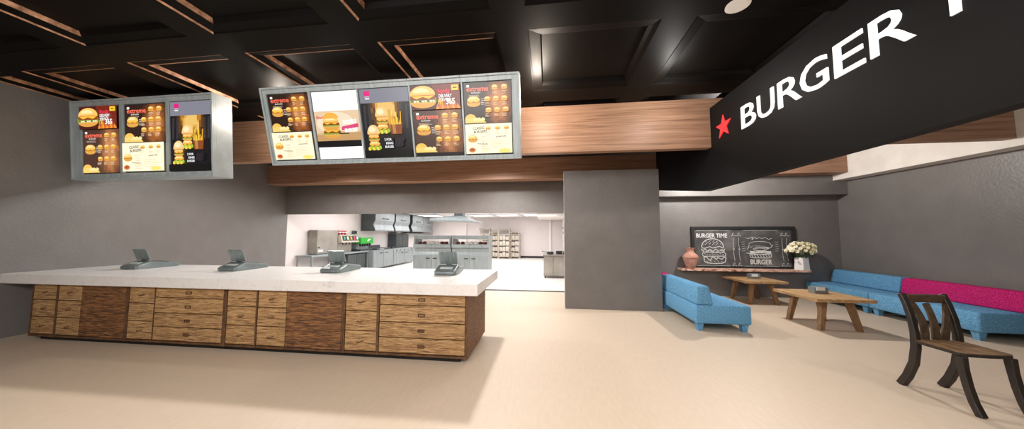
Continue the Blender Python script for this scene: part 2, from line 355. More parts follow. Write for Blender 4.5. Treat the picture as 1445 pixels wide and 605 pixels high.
def menu_c(F):
    H = F.h / F.w
    F.rect(0, 1, 0, H, '#8f8f9c', .8); p = H * .8
    F.rect(.09, .21, H - .13, H - .035, '#e0207c'); F.rect(.1, .2, H - .148, H - .14, '#f2f0f0'); F.rect(.11, .2, H - .19, H - .165, '#e6e6ea')
    F.rect(0, 1, .0, p, '#141216')
    F.field(0, 1, .14, p, 20, 20, lambda u, v: 1.2 * math.exp(-((u - .5) / .3) ** 2 - ((v - p + .12) / .42) ** 2 + .25 * math.sin(u * 40) * math.sin(v * 9)) - .05, ['#141216', '#241a14', '#3c2816', '#5c3c1a', '#86561f', '#b37a2a', '#d8a348', '#e8bd6a'])
    for u in (.04, .14, .8, .9): F.poly([(u, p - .5), (u + .05, p - .48), (u + .06, p - .03), (u + .01, p - .05)], '#34343a')
    F.poly([(.4, .42), (.58, .42), (.56, .5), (.42, .5)], '#120f0c')
    def tall(u, v, s):
        F.burger(u, v, .2 * s, True); F.burger(u, v + .13 * s, .19 * s, True); F.ell(u, v + .2 * s, .115 * s, .15 * s, '#f4c988', 0, 180); F.ell(u, v + .2 * s, .115 * s, .035 * s, '#e0a458', 180, 360); F.ell(u - .02 * s, v + .27 * s, .065 * s, .05 * s, '#ffe6b8')
        for i in range(6): F.ell(u - .1 * s + .04 * s * i, v - .06 * s + .02 * (i % 2), .03 * s, .035 * s, '#9cc23c' if i % 2 else '#f2d24a', n=8)
    tall(.42, .56, 1.15); tall(.22, .24, 1.12)
    F.poly([(.61, .44), (.82, .44), (.84, .66), (.58, .66)], '#8a4a22'); F.poly([(.64, .45), (.7, .45), (.69, .65), (.62, .65)], '#c08048')
    for i in range(9): F.poly([(.59 + .026 * i, .62), (.61 + .026 * i, .62), (.6 + .03 * i + .02 * math.sin(i * 2), .8 + .07 * math.sin(i * 1.7)), (.575 + .03 * i + .02 * math.sin(i * 2), .79 + .07 * math.sin(i * 1.7))], '#f8d04a' if i % 2 else '#e8a828')
    F.rect(.42, .63, .17, .38, '#16161a')
    F.text('2 FOR', .44, .32, .045, '#f4f4f6', wide=.9, bold=.03); F.text('KING', .47, .25, .045, '#f4f4f6', bold=.03); F.text('BURGER', .44, .18, .045, '#f4f4f6', wide=.8, bold=.03)
    for i in range(8): F.ell(.69 + .035 * (i % 4) + .02 * (i // 4), .24 + .08 * (i // 4), .05, .045, '#201820' if i % 2 else '#2e2428', n=9)
    F.rect(0, 1, 0, .14, '#08080a')
def menu_d(F):
    H = F.h / F.w; a = H * .275; b = H * .72; c = a - .0
    F.rect(0, 1, 0, H, '#ffffff', 1.05); F.rect(0, 1, a, b, '#e3c6a2')
    F.ell(.45, b - .24, .42, .22, '#efdcc0'); F.rect(0, 1, a, a + .16, '#c49a66'); F.poly([(0, a + .13), (1, a + .16), (1, a + .2), (0, a + .17)], '#d8b484')
    F.text('foodz', .04, b - .15, .07, '#d83a4e', wide=.85, bold=.03)
    F.burger(.36, a + .2, .38, True); F.burger(.36, a + .36, .36, True); F.ell(.36, a + .45, .18, .12, '#f0b04a', 0, 180)
    F.text('DOUBLE', .64, b - .27, .075, '#ffffff', .05, .75, .04); F.poly([(.58, b - .4), (.97, b - .34), (.97, b - .27), (.6, b - .32)], '#d8467a')
    F.text('BURGER', .66, b - .44, .075, '#ffffff', .05, .75, .04); F.rect(.52, .75, a + .13, a + .155, '#3a2a1c')
    F.rect(0, 1, a - .13, a, '#100e10')

def menu_board(label, x0, x1, y, z, H, tilt, depth, screens, v0, v1, kinds):
    cx = (x0 + x1) / 2
    t = thing('menu_board', label, 'menu board', (cx, y, z), 'lit menu boards over the counter', tilt)
    a, b = x0 - cx, x1 - cx
    fr = MB().box(a, b, .035, depth, 0, H, 'framesteel')                      # case behind the frame
    s0, s1 = screens[0][0] - cx, screens[-1][1] - cx
    fr.box(a, b, 0, .035, 0, v0 - .012, 'framesteel').box(a, b, 0, .035, v1 + .012, H, 'framesteel')
    fr.box(a, s0 - .012, 0, .035, v0 - .012, v1 + .012, 'framesteel').box(s1 + .012, b, 0, .035, v0 - .012, v1 + .012, 'framesteel')
    rim = .028
    for q in ((a, b, 0, rim), (a, b, H - rim, H)): fr.box(q[0], q[1], -.025, 0, q[2], q[3], 'framesteel')
    for q in ((a, a + rim), (b - rim, b)): fr.box(q[0], q[1], -.025, 0, rim, H - rim, 'framesteel')
    for (p, q) in zip(screens, screens[1:]):
        fr.box(p[1] - cx + .012, q[0] - cx - .012, -.006, .035, v0 - .012, v1 + .012, 'framesteel')
        m = (p[1] + q[0]) / 2 - cx
        fr.box(m - .003, m + .003, -.0262, -.02, 0, rim, 'darksteel'); fr.box(m - .02, m - .01, -.027, -.02, H - rim, H, 'darksteel'); fr.box(m + .01, m + .013, -.027, -.02, H - rim, H, 'darksteel')
    fr.build('case', t, .004, 1)
    for (p, q), k in zip(screens, kinds):
        sc = MB().box(p - cx, q - cx, .012, .034, v0, v1, 'black')
        F = Flat(sc, p - cx, q - cx, v0, v1, .0115)
        {'a': menu_a, 'b': lambda f: menu_b(f, .0), 'B': lambda f: menu_b(f, .055), 'c': menu_c, 'd': menu_d}[k](F)
        sc.build('screen', t)
    for u in (.2, .8):
        h = MB(); x = a + (b - a) * u; top = (ZC - z) / math.cos(tilt) - .09
        h.box(x - .02, x + .02, depth, depth + .03, H - .4, max(top, H + .02) , 'darksteel'); h.build('hanger', t)
    return t
menu_board('long grey framed menu board with five lit screens above the counter', -4.425, -.385, 4.25, 2.757, 1.182, .26, .16,
           [(-4.335, -3.645), (-3.585, -2.845), (-2.8, -2.03), (-1.98, -1.24), (-1.19, -.505)], .078, 1.08, 'adcBa')
menu_board('shorter grey framed menu board with three lit screens beside the left wall', -8.32, -5.45, 4.2, 2.587, 1.378, .08, .29,
           [(-8.105, -7.32), (-7.22, -6.385), (-6.3, -5.505)], .112, 1.266, 'bac')

# ------------------------------------------------------------------ service counter
wt = MB((-4.64, 4.4, .87)).box(XL + .004, -.885, 3.69, 5.22, .87, 1.02, 'marble').build('countertop', None, .008)
tag(wt, 'long thick white marble countertop carrying the four tills', 'countertop')
CY = 3.775
def cabinet(label, x0, x1, cells, left=.03, right=.03):
    """cells: (a, b, kind) with kind 3 = three small drawers, 4 = four wide drawers, 'p' = plain dark door"""
    cx = (x0 + x1) / 2; o = (cx, 4.3, 0)
    t = thing('drawer_cabinet', label, 'cabinet', o, 'wooden cabinets under the counter')
    b = MB(o).box(x0 + .0015, x1 - .0015, CY + .03, 4.87, .06, .868, 'cabdark')
    b.box(x0 + .0015, x1 - .0015, CY + .004, CY + .03, .06, .085, 'cabframe')
    prev = x0 + .0015
    for (a, c, k) in cells:
        if a - .006 > prev: b.box(prev, a - .006, CY - .004, CY + .03, .06, .868, 'cabframe')
        prev = c + .006
    if x1 - .0015 > prev: b.box(prev, x1 - .0015, CY - .004, CY + .03, .06, .868, 'cabframe')
    b.build('body', t)
    MB(o).box(x0 + .0015 + (.12 if left > .1 else 0), x1 - .0015 - (.1 if right > .1 else 0), CY + .06, 4.8, 0, .06, 'black').build('plinth', t)
    for (a, c, k) in cells:
        if k == 'p':
            MB(o).box(a + .003, c - .003, CY + .002, CY + .028, .092, .866, 'cabdark').build('door', t, .003, 1); continue
        zs = (.096, .36, .62, .866) if k == 3 else (.096, .291, .49, .712, .866)
        for z0, z1 in zip(zs, zs[1:]):
            d = MB(o).box(a, c, CY, CY + .028, z0 + .006, z1 - .006, 'cabwood').build('drawer', t, .004, 1)
            m = (a + c) / 2; zc = (z0 + z1) / 2
            if k == 4:
                h = MB(o); zc = min(zc, z0 + .1)
                h.box(m - .045, m + .045, CY - .012, CY, zc + .012, zc + .02, 'cabframe').box(m - .045, m + .045, CY - .012, CY, zc - .02, zc - .012, 'cabframe')
                h.box(m - .045, m - .037, CY - .012, CY, zc - .012, zc + .012, 'cabframe').box(m + .037, m + .045, CY - .012, CY, zc - .012, zc + .012, 'cabframe')
                if z0 < .4: h.box(m - .037, m + .037, CY - .003, CY, zc - .012, zc + .012, 'cabframe')
                h.build('handle', d)
            else:
                h = MB(o)
                h.sweep([(m - .05, CY - .001, zc - .006), (m - .025, CY - .012, zc - .014), (m + .015, CY - .012, zc - .004), (m + .05, CY - .001, zc + .006)], .005, .004, (0, 0, 1), 'cabframe')
                h.build('handle', d)
    return t
cabinet('narrow three-drawer wooden cabinet at the left wall end of the counter', -8.045, -7.555, [(-8.015, -7.577, 3)], .2)
cabinet('wooden cabinet with dark plain door, nearer the left wall, second cabinet along', -7.555, -6.25, [(-7.532, -7.112, 3), (-7.106, -6.285, 'p')])
cabinet('wooden cabinet with wide drawers in the middle of the counter', -6.25, -4.58, [(-6.22, -5.785, 3), (-5.765, -4.62, 4)])
cabinet('narrow three-drawer wooden cabinet in the middle of the counter', -4.58, -4.072, [(-4.546, -4.09, 3)])
cabinet('wooden cabinet with dark plain door, second cabinet from the counter open end', -4.072, -2.748, [(-4.055, -3.62, 3), (-3.614, -2.78, 'p')])
cabinet('wooden cabinet with wide drawers at the open right end of the counter', -2.748, -1.035, [(-2.72, -2.275, 3), (-2.232, -1.065, 4)], right=.2)

# tills
def till(x, y):
    t = thing('cash_register', '', 'cash register', (x, y, 1.02), 'grey tills on the counter')
    b = MB()
    def ringz(pts): return pts
    lo = [(-.15, .02), (.15, .02), (.17, .05), (.17, .2), (.1, .66), (-.1, .66), (-.17, .2), (-.17, .05)]
    mid = [(-.155, 0), (.155, 0), (.175, .04), (.175, .2), (.11, .68), (-.11, .68), (-.175, .2), (-.175, .04)]
    zt = [.07, .07, .08, .14, .07, .07, .14, .08]
    top = [(-.14, .02), (.14, .02), (.155, .045), (.15, .2), (.09, .66), (-.09, .66), (-.15, .2), (-.155, .045)]
    vs = [(p[0], p[1], 0) for p in lo] + [(p[0], p[1], .015) for p in mid] + [(p[0], p[1], z - .02) for p, z in zip(mid, zt)] + [(p[0], p[1], z) for p, z in zip(top, zt)]
    fs = [tuple(range(8))[::-1]]
    for k in range(3):
        for i in range(8): fs.append((8 * k + i, 8 * k + (i + 1) % 8, 8 * k + 8 + (i + 1) % 8, 8 * k + 8 + i))
    fs += [(24, 25, 26, 31), (26, 27, 30, 31), (27, 28, 29, 30)]
    b.add(vs, fs, 'termgrey'); b.build('body', t, .006, 2)
    MB().hexa([(-.1, .075, .09), (.1, .075, .09), (.1, .125, .11), (-.1, .125, .11)], [(-.1, .075, .097), (.1, .075, .097), (.1, .125, .1165), (-.1, .125, .1165)], 'displayglass').build('display', t)
    MB().box(-.04, .04, .2, .24, .12, .17, 'darksteel').build('neck', t)
    s = MB(); w2 = .145
    A = [(-w2, .20, .155), (w2, .20, .155), (w2, .225, .16), (-w2, .225, .16)]; B = [(-w2, .125, .345), (w2, .125, .345), (w2, .15, .355), (-w2, .15, .355)]
    s.hexa(A, B, 'termgrey'); sc = s.build('screen', t, .006, 2)
    k = MB()
    for i in range(3):
        for j in range(4): k.box(-.07 + .038 * j, -.04 + .038 * j, .36 + .06 * i, .4 + .06 * i, .1 - .013 * i, .1225 - .0085 * i, 'darksteel')
    k.build('keypad', t)
    return t
r0 = till(-7.33, 4.385); r0['label'] = 'grey cash register at the left wall end of the white countertop'
dup(r0, (-5.37, 4.39, 1.02), 'grey cash register on the countertop, second from the left wall')
dup(r0, (-3.495, 4.4, 1.02), 'grey cash register standing in front of the kitchen soda machine')
dup(r0, (-1.575, 4.395, 1.02), 'grey cash register nearest the open right end of the countertop')

# ------------------------------------------------------------------ kitchen
def add_steel_table(label, x0, x1, y0, y1, z, mat='steel'):
    o = ((x0 + x1) / 2, (y0 + y1) / 2, 0)
    t = thing('steel_table', label, 'table', o)
    MB(o).box(x0, x1, y0, y1, z - .06, z, mat).build('top', t, .006)
    for x in (x0 + .04, x1 - .04):
        for y in (y0 + .05, (y0 + y1) / 2, y1 - .05): MB(o).box(x - .02, x + .02, y - .02, y + .02, 0, z - .06, 'steel').build('leg', t)
    MB(o).box(x0 + .02, x1 - .02, y0 + .03, (y0 + y1) / 2, .38, .41, 'steel').build('shelf', t)
    return t
add_steel_table('long steel work table along the kitchen left wall', -8.66, -8.04, 9.3, 12.58, .9)
o = (-8.45, 11.9, 0); t = thing('undercounter_fridge', 'dark steel fridge tucked under the kitchen work table', 'fridge', o)
MB(o).box(-8.6, -8.1, 11.2, 12.4, .05, .8, 'darksteel').build('body', t, .005)
for y in (11.22, 11.81): MB(o).box(-8.1, -8.08, y, y + .57, .08, .78, 'darksteel').build('door', t, .004)
for x in (-8.5, -8.2):
    for y in (11.3, 12.3): MB(o).rod((x, y, 0), (x, y, .05), .02, 'handle').build('foot', t)
o = (-8.5, 10.35, .9); t = thing('ice_machine', 'tall plain steel ice machine standing on the kitchen work table', 'ice machine', o)
MB(o).box(-8.66, -8.3, 9.82, 10.88, .92, 1.79, 'agedsteel').build('body', t, .01)
MB(o).box(-8.64, -8.32, 9.86, 10.84, .9, .92, 'darksteel').build('base', t)
MB(o).box(-8.3, -8.285, 9.88, 10.1, .99, 1.07, 'napkin').build('control_panel', t)
MB(o).box(-8.3, -8.29, 9.86, 9.97, 1.13, 1.17, 'handle').build('vent', t)
o = (-8.45, 11.5, .9); t = thing('soda_fountain', 'cream soda fountain with coloured flavour buttons beside the ice machine', 'drink dispenser', o)
MB(o).box(-8.66, -8.32, 10.92, 11.75, .9, 1.62, 'agedsteel').build('body', t, .008)
p = MB(o).hexa([(-8.32, 10.92, 1.3), (-8.14, 10.92, 1.3), (-8.14, 12.0, 1.3), (-8.32, 12.0, 1.3)], [(-8.32, 10.92, 1.6), (-8.22, 10.92, 1.6), (-8.22, 12.0, 1.6), (-8.32, 12.0, 1.6)], 'rackcream').build('flavour_panel', t)
for k, c in enumerate(('teal', 'napkin', 'yellow', 'red', 'napkin')):
    y = 10.99 + .2 * k
    MB(o).hexa([(-8.14, y, 1.38), (-8.135, y, 1.375), (-8.135, y + .17, 1.375), (-8.14, y + .17, 1.38)], [(-8.2, y, 1.57), (-8.19, y, 1.575), (-8.19, y + .17, 1.575), (-8.2, y + .17, 1.57)], 'handle').build('button', p)
    MB(o).hexa([(-8.145, y + .045, 1.42), (-8.13, y + .045, 1.42), (-8.13, y + .125, 1.42), (-8.145, y + .125, 1.42)], [(-8.18, y + .045, 1.54), (-8.165, y + .045, 1.54), (-8.165, y + .125, 1.54), (-8.18, y + .125, 1.54)], c).build('icon', p)
    MB(o).rod((-8.22, y + .08, 1.22), (-8.22, y + .08, 1.3), .025, 'handle').build('nozzle', t)
def cup(y, label, mat, z=1.62):
    o = (-8.5, y, z); t = thing('drink_cup', label, 'cup', o, 'cups on the soda fountain')
    MB(o).lathe([(.045, 0), (.065, .15), (.07, .16)], o, mat, 14).build('body', t)
    MB(o).lathe([(.066, .03), (.069, .075)], (o[0], o[1], z + .045), 'napkin', 14).build('band', t)
for k, (y, l) in enumerate(((11.02, 'red paper cup on the soda fountain, nearest the ice machine'), (11.2, 'red paper cup on the soda fountain, second from the ice machine'),
                            (11.38, 'red paper cup on the soda fountain, third from the ice machine'), (11.56, 'red paper cup on the soda fountain, nearest the green dispenser'))): cup(y, l, 'red')
o = (-8.4, 12.5, .9); t = thing('slush_dispenser', 'bright green topped drink dispenser with black taps beside the soda fountain', 'drink dispenser', o)
MB(o).box(-8.6, -8.1, 12.06, 12.94, .9, .98, 'darksteel').build('drip_tray', t)
MB(o).box(-8.6, -8.3, 12.08, 12.92, .98, 1.22, 'steel').build('body', t)
MB(o).box(-8.6, -8.08, 12.04, 12.96, 1.22, 1.49, 'green').build('head', t, .015)
MB(o).add([(-8.076, 12.5, 1.3), (-8.076, 12.72, 1.4), (-8.076, 12.7, 1.44), (-8.076, 12.6, 1.38), (-8.076, 12.58, 1.44), (-8.076, 12.5, 1.37)], [(0, 1, 2, 3, 4, 5)], 'white').build('emblem', t)
for k in range(5): MB(o).hexa([(-8.2, 12.12 + .17 * k, 1.1), (-8.16, 12.12 + .17 * k, 1.1), (-8.16, 12.17 + .17 * k, 1.1), (-8.2, 12.17 + .17 * k, 1.1)], [(-8.22, 12.1 + .17 * k, 1.22), (-8.12, 12.1 + .17 * k, 1.22), (-8.12, 12.19 + .17 * k, 1.22), (-8.22, 12.19 + .17 * k, 1.22)], 'handle').build('tap', t)
o = (-8.69, 12.1, 1.72); t = thing('wall_switch_box', 'small dark control box on the kitchen left wall', 'control box', o)
MB(o).box(-8.69, -8.6, 12.25, 12.5, 1.65, 1.79, 'darksteel').build('box', t, .01); MB(o).rod((-8.6, 12.37, 1.72), (-8.585, 12.37, 1.72), .03, 'handle').build('knob', t)

def base_unit(name, label, cat, y0, y1, kind):
    o = (-8.25, (y0 + y1) / 2, 0); t = thing(name, label, cat, o)
    MB(o).box(-8.66, -7.87, y0, y1, .07, .9, 'steel').build('body', t, .008)
    for x in (-8.55, -7.98):
        for y in (y0 + .1, y1 - .1): MB(o).rod((x, y, 0), (x, y, .07), .025, 'handle').build('foot', t)
    m = (y0 + y1) / 2
    for a, b in ((y0 + .02, m - .01), (m + .01, y1 - .02)):
        d = MB(o).box(-7.87, -7.845, a, b, .1, .7 if kind == 'fry' else .87, 'steel').build('door', t, .004)
        MB(o).box(-7.845, -7.825, b - .35 if a < m - .2 else a + .1, b - .1 if a < m - .2 else a + .35, .62 if kind == 'fry' else .74, .65 if kind == 'fry' else .77, 'handle').build('handle', d)
    if kind == 'fry':
        p = MB(o).hexa([(-7.87, y0, .72), (-7.83, y0, .72), (-7.83, y1, .72), (-7.87, y1, .72)], [(-7.87, y0, .9), (-7.86, y0, .9), (-7.86, y1, .9), (-7.87, y1, .9)], 'steel').build('control_panel', t)
        for k in range(5): MB(o).rod((-7.85, y0 + .3 + .42 * k, .8), (-7.82, y0 + .3 + .42 * k, .8), .03, 'handle').build('knob', p)
    return t
base_unit('kitchen_base_cabinet', 'steel base cabinet under the griddle along the kitchen left wall', 'cabinet', 12.6, 14.36, 'cab')
base_unit('fryer', 'steel fryer bench with a row of knobs along the kitchen left wall', 'fryer', 14.38, 16.75, 'fry')
o = (-8.2, 13.5, .9); t = thing('griddle', 'flat dark griddle plate on the steel base cabinet', 'griddle', o)
MB(o).box(-8.55, -7.95, 13.05, 14.3, .9, .97, 'darksteel').build('plate', t, .01)
MB(o).box(-8.6, -8.55, 13.05, 14.3, .9, 1.1, 'darksteel').build('splashback', t); MB(o).box(-7.95, -7.9, 13.2, 13.6, .91, .96, 'steel').build('drip_drawer', t)
o = (-8.4, 15.5, .9); t = thing('fry_holding_cabinet', 'tall dark steel holding cabinet standing on the fryer bench', 'cabinet', o)
MB(o).box(-8.62, -8.2, 15.25, 16.7, .9, 1.66, 'darksteel').build('body', t, .01)
for y in (15.28, 15.99): MB(o).box(-8.2, -8.18, y, y + .68, .95, 1.6, 'darksteel').build('door', t, .004)
o = (-8.05, 14.6, .9); t = thing('fry_basket', 'wire fry basket standing at the end of the fryer bench', 'basket', o)
w = MB(o)
for k in range(5): w.box(-8.15 + .04 * k, -8.145 + .04 * k, 14.5, 14.72, .9, 1.0, 'darksteel')
for k in range(4): w.box(-8.15, -7.985, 14.5 + .07 * k, 14.505 + .07 * k, .9, 1.0, 'darksteel')
w.build('mesh', t); MB(o).rod((-7.99, 14.6, .98), (-7.88, 14.75, 1.12), .01, 'handle').build('handle', t)

prof = [(-8.66, 1.79), (-7.99, 1.79), (-7.98, 1.85), (-8.07, 2.08), (-8.07, 2.12), (-7.98, 2.3), (-7.98, 2.76), (-8.66, 2.76)]
for y0, y1, lab in ((12.87, 14.6, 'steel wall cabinet with pinched front, nearest the service opening'), (14.74, 16.35, 'steel wall cabinet with pinched front, second from the service opening'),
                    (16.7, 18.2, 'steel wall cabinet with pinched front, third from the service opening'), (18.22, 19.8, 'steel wall cabinet with pinched front, farthest down the kitchen')):
    o = (-8.35, (y0 + y1) / 2, 1.79); t = thing('wall_cabinet', lab, 'cabinet', o, 'steel wall cabinets in the kitchen')
    MB(o).prism(prof, 'y', y0, y1, 'darksteel').build('body', t)
    m = (y0 + y1) / 2
    for a, b, s in ((y0 + .01, m - .008, 1), (m + .008, y1 - .01, -1)):
        fp = [(p[0] + .004, p[1]) for p in prof[1:-1]]; fp = fp + [(p[0] + .02, p[1]) for p in prof[1:-1]][::-1]
        d = MB(o).prism(fp, 'y', a, b, 'steel').build('door', t)
        c = (m - .18) if s > 0 else (m + .18)
        MB(o).box(-7.955, -7.93, c - .11, c + .11, 2.37, 2.41, 'handle').build('handle', d)
sh = MB((-8.4, 17, 1.6)).box(-8.69, -8.2, 16.4, 20.4, 1.6, 1.68, 'steel').build('wall_shelf', None, .005)
tag(sh, 'long steel wall shelf under the kitchen wall cabinets', 'shelf')

# hot holding stations
def station(x0, x1, label):
    y = 10.3; o = ((x0 + x1) / 2, y + .3, 0)
    t = thing('hot_holding_station', label, 'food station', o, 'hot holding stations')
    pr = [(y, .06), (y, .9), (y + .05, .93), (y + .085, 1.02), (y + .06, 1.12), (y - .02, 1.17), (y - .02, 1.285), (y + .66, 1.285), (y + .66, .06)]
    MB(o).prism(pr, 'x', x0, x1, 'steel').build('body', t)
    m = (x0 + x1) / 2
    for a, b, s in ((x0 + .01, m - .006, 1), (m + .006, x1 - .01, -1)):
        d = MB(o).box(a, b, y - .018, y - .002, .1, .9, 'steel').build('door', t, .003)
        c = m - .13 if s > 0 else m + .13
        MB(o).box(c - .07, c + .07, y - .035, y - .018, .77, .8, 'handle').build('handle', d)
    for a, b in ((x0, x0 + .05), (x1 - .05, x1)):
        MB(o).prism([(y, 1.285), (y + .03, 1.6), (y + .66, 1.6), (y + .66, 1.285)], 'x', a, b, 'steel').build('side_panel', t)
    a, b = x0 + .052, x1 - .052
    MB(o).hexa([(a, y + .018, 1.47), (b, y + .018, 1.47), (b, y + .655, 1.5), (a, y + .655, 1.5)], [(a, y + .03, 1.598), (b, y + .03, 1.598), (b, y + .655, 1.598), (a, y + .655, 1.598)], 'steel').build('hood', t)
    MB(o).box(m - .005, m + .005, y - .024, y - .02, 1.17, 1.285, 'darksteel').build('seam', t)
    MB(o).box(x0 + .03, x1 - .03, y + .05, y + .6, 0, .06, 'black').build('plinth', t)
    return t
station(-4.86, -3.475, 'steel hot holding station with burgers, the left of the pair')
station(-3.43, -2.085, 'steel hot holding station with burgers, nearer the walkway')
def bun_thing(x, y, k, side):
    o = (x, y, 1.285); dark = k in (0, 1, 5, 6)
    t = thing('wrapped_burger', ('dark wrapped burger' if dark else 'pale boxed burger') + ' on the shelf of the ' + side + ' holding station', 'burger', o, ('dark' if dark else 'pale') + ' burgers in the ' + side + ' station')
    MB(o).lathe([(.05, 0), (.08, .02), (.082, .045)], o, 'bun' if dark else 'napkin', 12).build('lower_bun', t, 0, 1, True)
    MB(o).lathe([(.084, .045), (.078, .07), (.05, .093), (.01, .1)], o, 'bun' if dark else 'cartonmat', 12).build('upper_bun', t, 0, 1, True)
for sx, side in ((-4.86, 'left'), (-3.43, 'right')):
    for k in range(7): bun_thing(sx + .2 + .165 * k, 10.42 + .03 * (k % 2), k, side)
# extractor hood
o = (-3.85, 12.3, 2.15); t = thing('extractor_hood', 'wide steel extractor hood hanging over the kitchen island', 'extractor hood', o)
MB(o).hexa([(-4.8, 11.6, 2.2), (-3.0, 11.6, 2.14), (-3.0, 13.2, 2.14), (-4.8, 13.2, 2.2)], [(-4.8, 11.6, 2.29), (-3.0, 11.6, 2.2), (-3.0, 13.2, 2.2), (-4.8, 13.2, 2.29)], 'steel').build('canopy', t, .006)
MB(o).hexa([(-4.75, 11.75, 2.29), (-3.1, 11.75, 2.2), (-3.1, 13, 2.2), (-4.75, 13, 2.29)], [(-4.0, 12.1, 2.42), (-3.5, 12.1, 2.42), (-3.5, 12.6, 2.42), (-4.0, 12.6, 2.42)], 'steel').build('cowl', t)
MB(o).box(-3.95, -3.58, 12.15, 12.5, 2.42, 2.8, 'darksteel').build('duct', t)
MB(o).hexa([(-4.72, 11.7, 2.19), (-3.08, 11.7, 2.138), (-3.08, 13.1, 2.138), (-4.72, 13.1, 2.19)], [(-4.72, 11.7, 2.197), (-3.08, 11.7, 2.143), (-3.08, 13.1, 2.143), (-4.72, 13.1, 2.197)], 'agedsteel').build('filter', t)
# cooking bench on the right
o = (.38, 11.85, 0); t = thing('cooking_bench', 'worn steel cupboard bench with pans beside the grey partition', 'bench', o)
MB(o).box(-.17, .9, 11.36, 12.3, .08, .82, 'agedsteel').build('body', t, .006)
MB(o).box(-.2, .92, 11.33, 12.33, .82, .88, 'agedsteel').build('worktop', t, .006)
for a, b in ((-.155, .18), (.19, .88)): MB(o).box(a, b, 11.335, 11.36, .11, .8, 'agedsteel').build('door', t, .004)
for x in (-.12, .84):
    for y in (11.42, 12.24): MB(o).rod((x, y, 0), (x, y, .08), .022, 'handle').build('foot', t)
def pan(x, y, r, h, lab, ang):
    o = (x, y, .88); t = thing('saucepan', lab, 'pan', o, 'pans on the cooking bench')
    MB(o).lathe([(r * .85, 0), (r, h * .3), (r, h), (r * .93, h), (r * .9, h * .35), (r * .7, .012)], o, 'darksteel', 18).build('body', t, 0, 1, True)
    MB(o).rod((x + r * math.cos(ang), y + r * math.sin(ang), .88 + h * .8), (x + (r + .2) * math.cos(ang), y + (r + .2) * math.sin(ang), .88 + h * 1.1), .012, 'handle').build('handle', t)
pan(.08, 11.6, .13, .1, 'steel pan at the left end of the cooking bench', 2.9)
pan(.42, 11.75, .12, .12, 'steel pan in the middle of the cooking bench', .4)
pan(.66, 11.55, .11, .08, 'shallow steel pan at the partition end of the cooking bench', 3.3)
for k, (z, lab) in enumerate(((2.0, 'upper dark wall bracket behind the grey partition edge'), (1.72, 'lower dark wall bracket behind the grey partition edge'))):
    o = (.95, 17.2, z); t = thing('wall_bracket', lab, 'bracket', o, 'brackets on the kitchen right wall')
    MB(o).box(.925, .948, 17.1, 17.3, z - .09, z + .09, 'darksteel').build('plate', t); MB(o).box(.8, .925, 17.17, 17.23, z - .02, z + .02, 'darksteel').build('arm', t)
# storage racks
def rack(x0, x1, h, y, lab, tall):
    o = ((x0 + x1) / 2, y, 0); t = thing('storage_rack', lab, 'rack', o, 'racks by the kitchen far wall')
    for x in (x0 + .025, x1 - .025):
        for yy in (y - .22, y + .22): MB(o).box(x - .022, x + .022, yy - .022, yy + .022, 0, h, 'rackcream').build('post', t)
    hs = [.12, .5, .88, 1.26] + ([1.62] if True else [])
    for z in hs: MB(o).box(x0 + .003, x1 - .003, y - .24, y + .24, z, z + .03, 'rackcream').build('shelf', t)
    if tall: MB(o).box(x0, x1, y - .244, y + .244, h - .08, h, 'agedsteel').build('top_rail', t)
    else: MB(o).box(x0, x1, y - .244, y + .244, h - .05, h, 'rackcream').build('top_rail', t)
    n = max(2, round((x1 - x0 - .08) / .22))
    for z in hs[:-1]:
        for k in range(n):
            wv = (x1 - x0 - .1) / n; bx = x0 + .05 + wv * (k + .5); hh = random.uniform(.2, .31)
            b = MB((bx, y, z + .03)).box(bx - wv * .44, bx + wv * .44, y - .18, y + .15, z + .03, z + .03 + hh, 'cartonmat').build('carton')
            tag(b, 'pale carton stored on the cream racks by the kitchen far wall', 'carton', 'cartons on the storage racks')
rack(-4.74, -3.97, 2.05, 20.3, 'tall cream storage rack at the left end, half hidden by the holding station', True)
rack(-3.88, -3.42, 1.82, 20.42, 'low cream storage rack between the two tall racks', False)
rack(-3.37, -2.6, 2.05, 20.2, 'tall cream storage rack in full view by the far wall', True)
rack(-2.55, -1.95, 1.82, 20.42, 'low cream storage rack at the right end beside the black skirting', False)
# kitchen light panels
for i, x in enumerate((-7.2, -4.0, -2.4, -.8)):
    for j, y in enumerate((10.5, 13.99, 17.5)):
        o = (x, y, 2.76); t = thing('ceiling_light_panel', 'square white lit panel in the kitchen ceiling', 'ceiling light', o, 'kitchen ceiling lights')
        MB(o).box(x - .62, x + .62, y - .62, y + .62, 2.77, 2.785, 'white').build('frame', t)
        MB(o).box(x - .58, x + .58, y - .58, y + .58, 2.762, 2.77, 'panelwhite').build('diffuser', t)

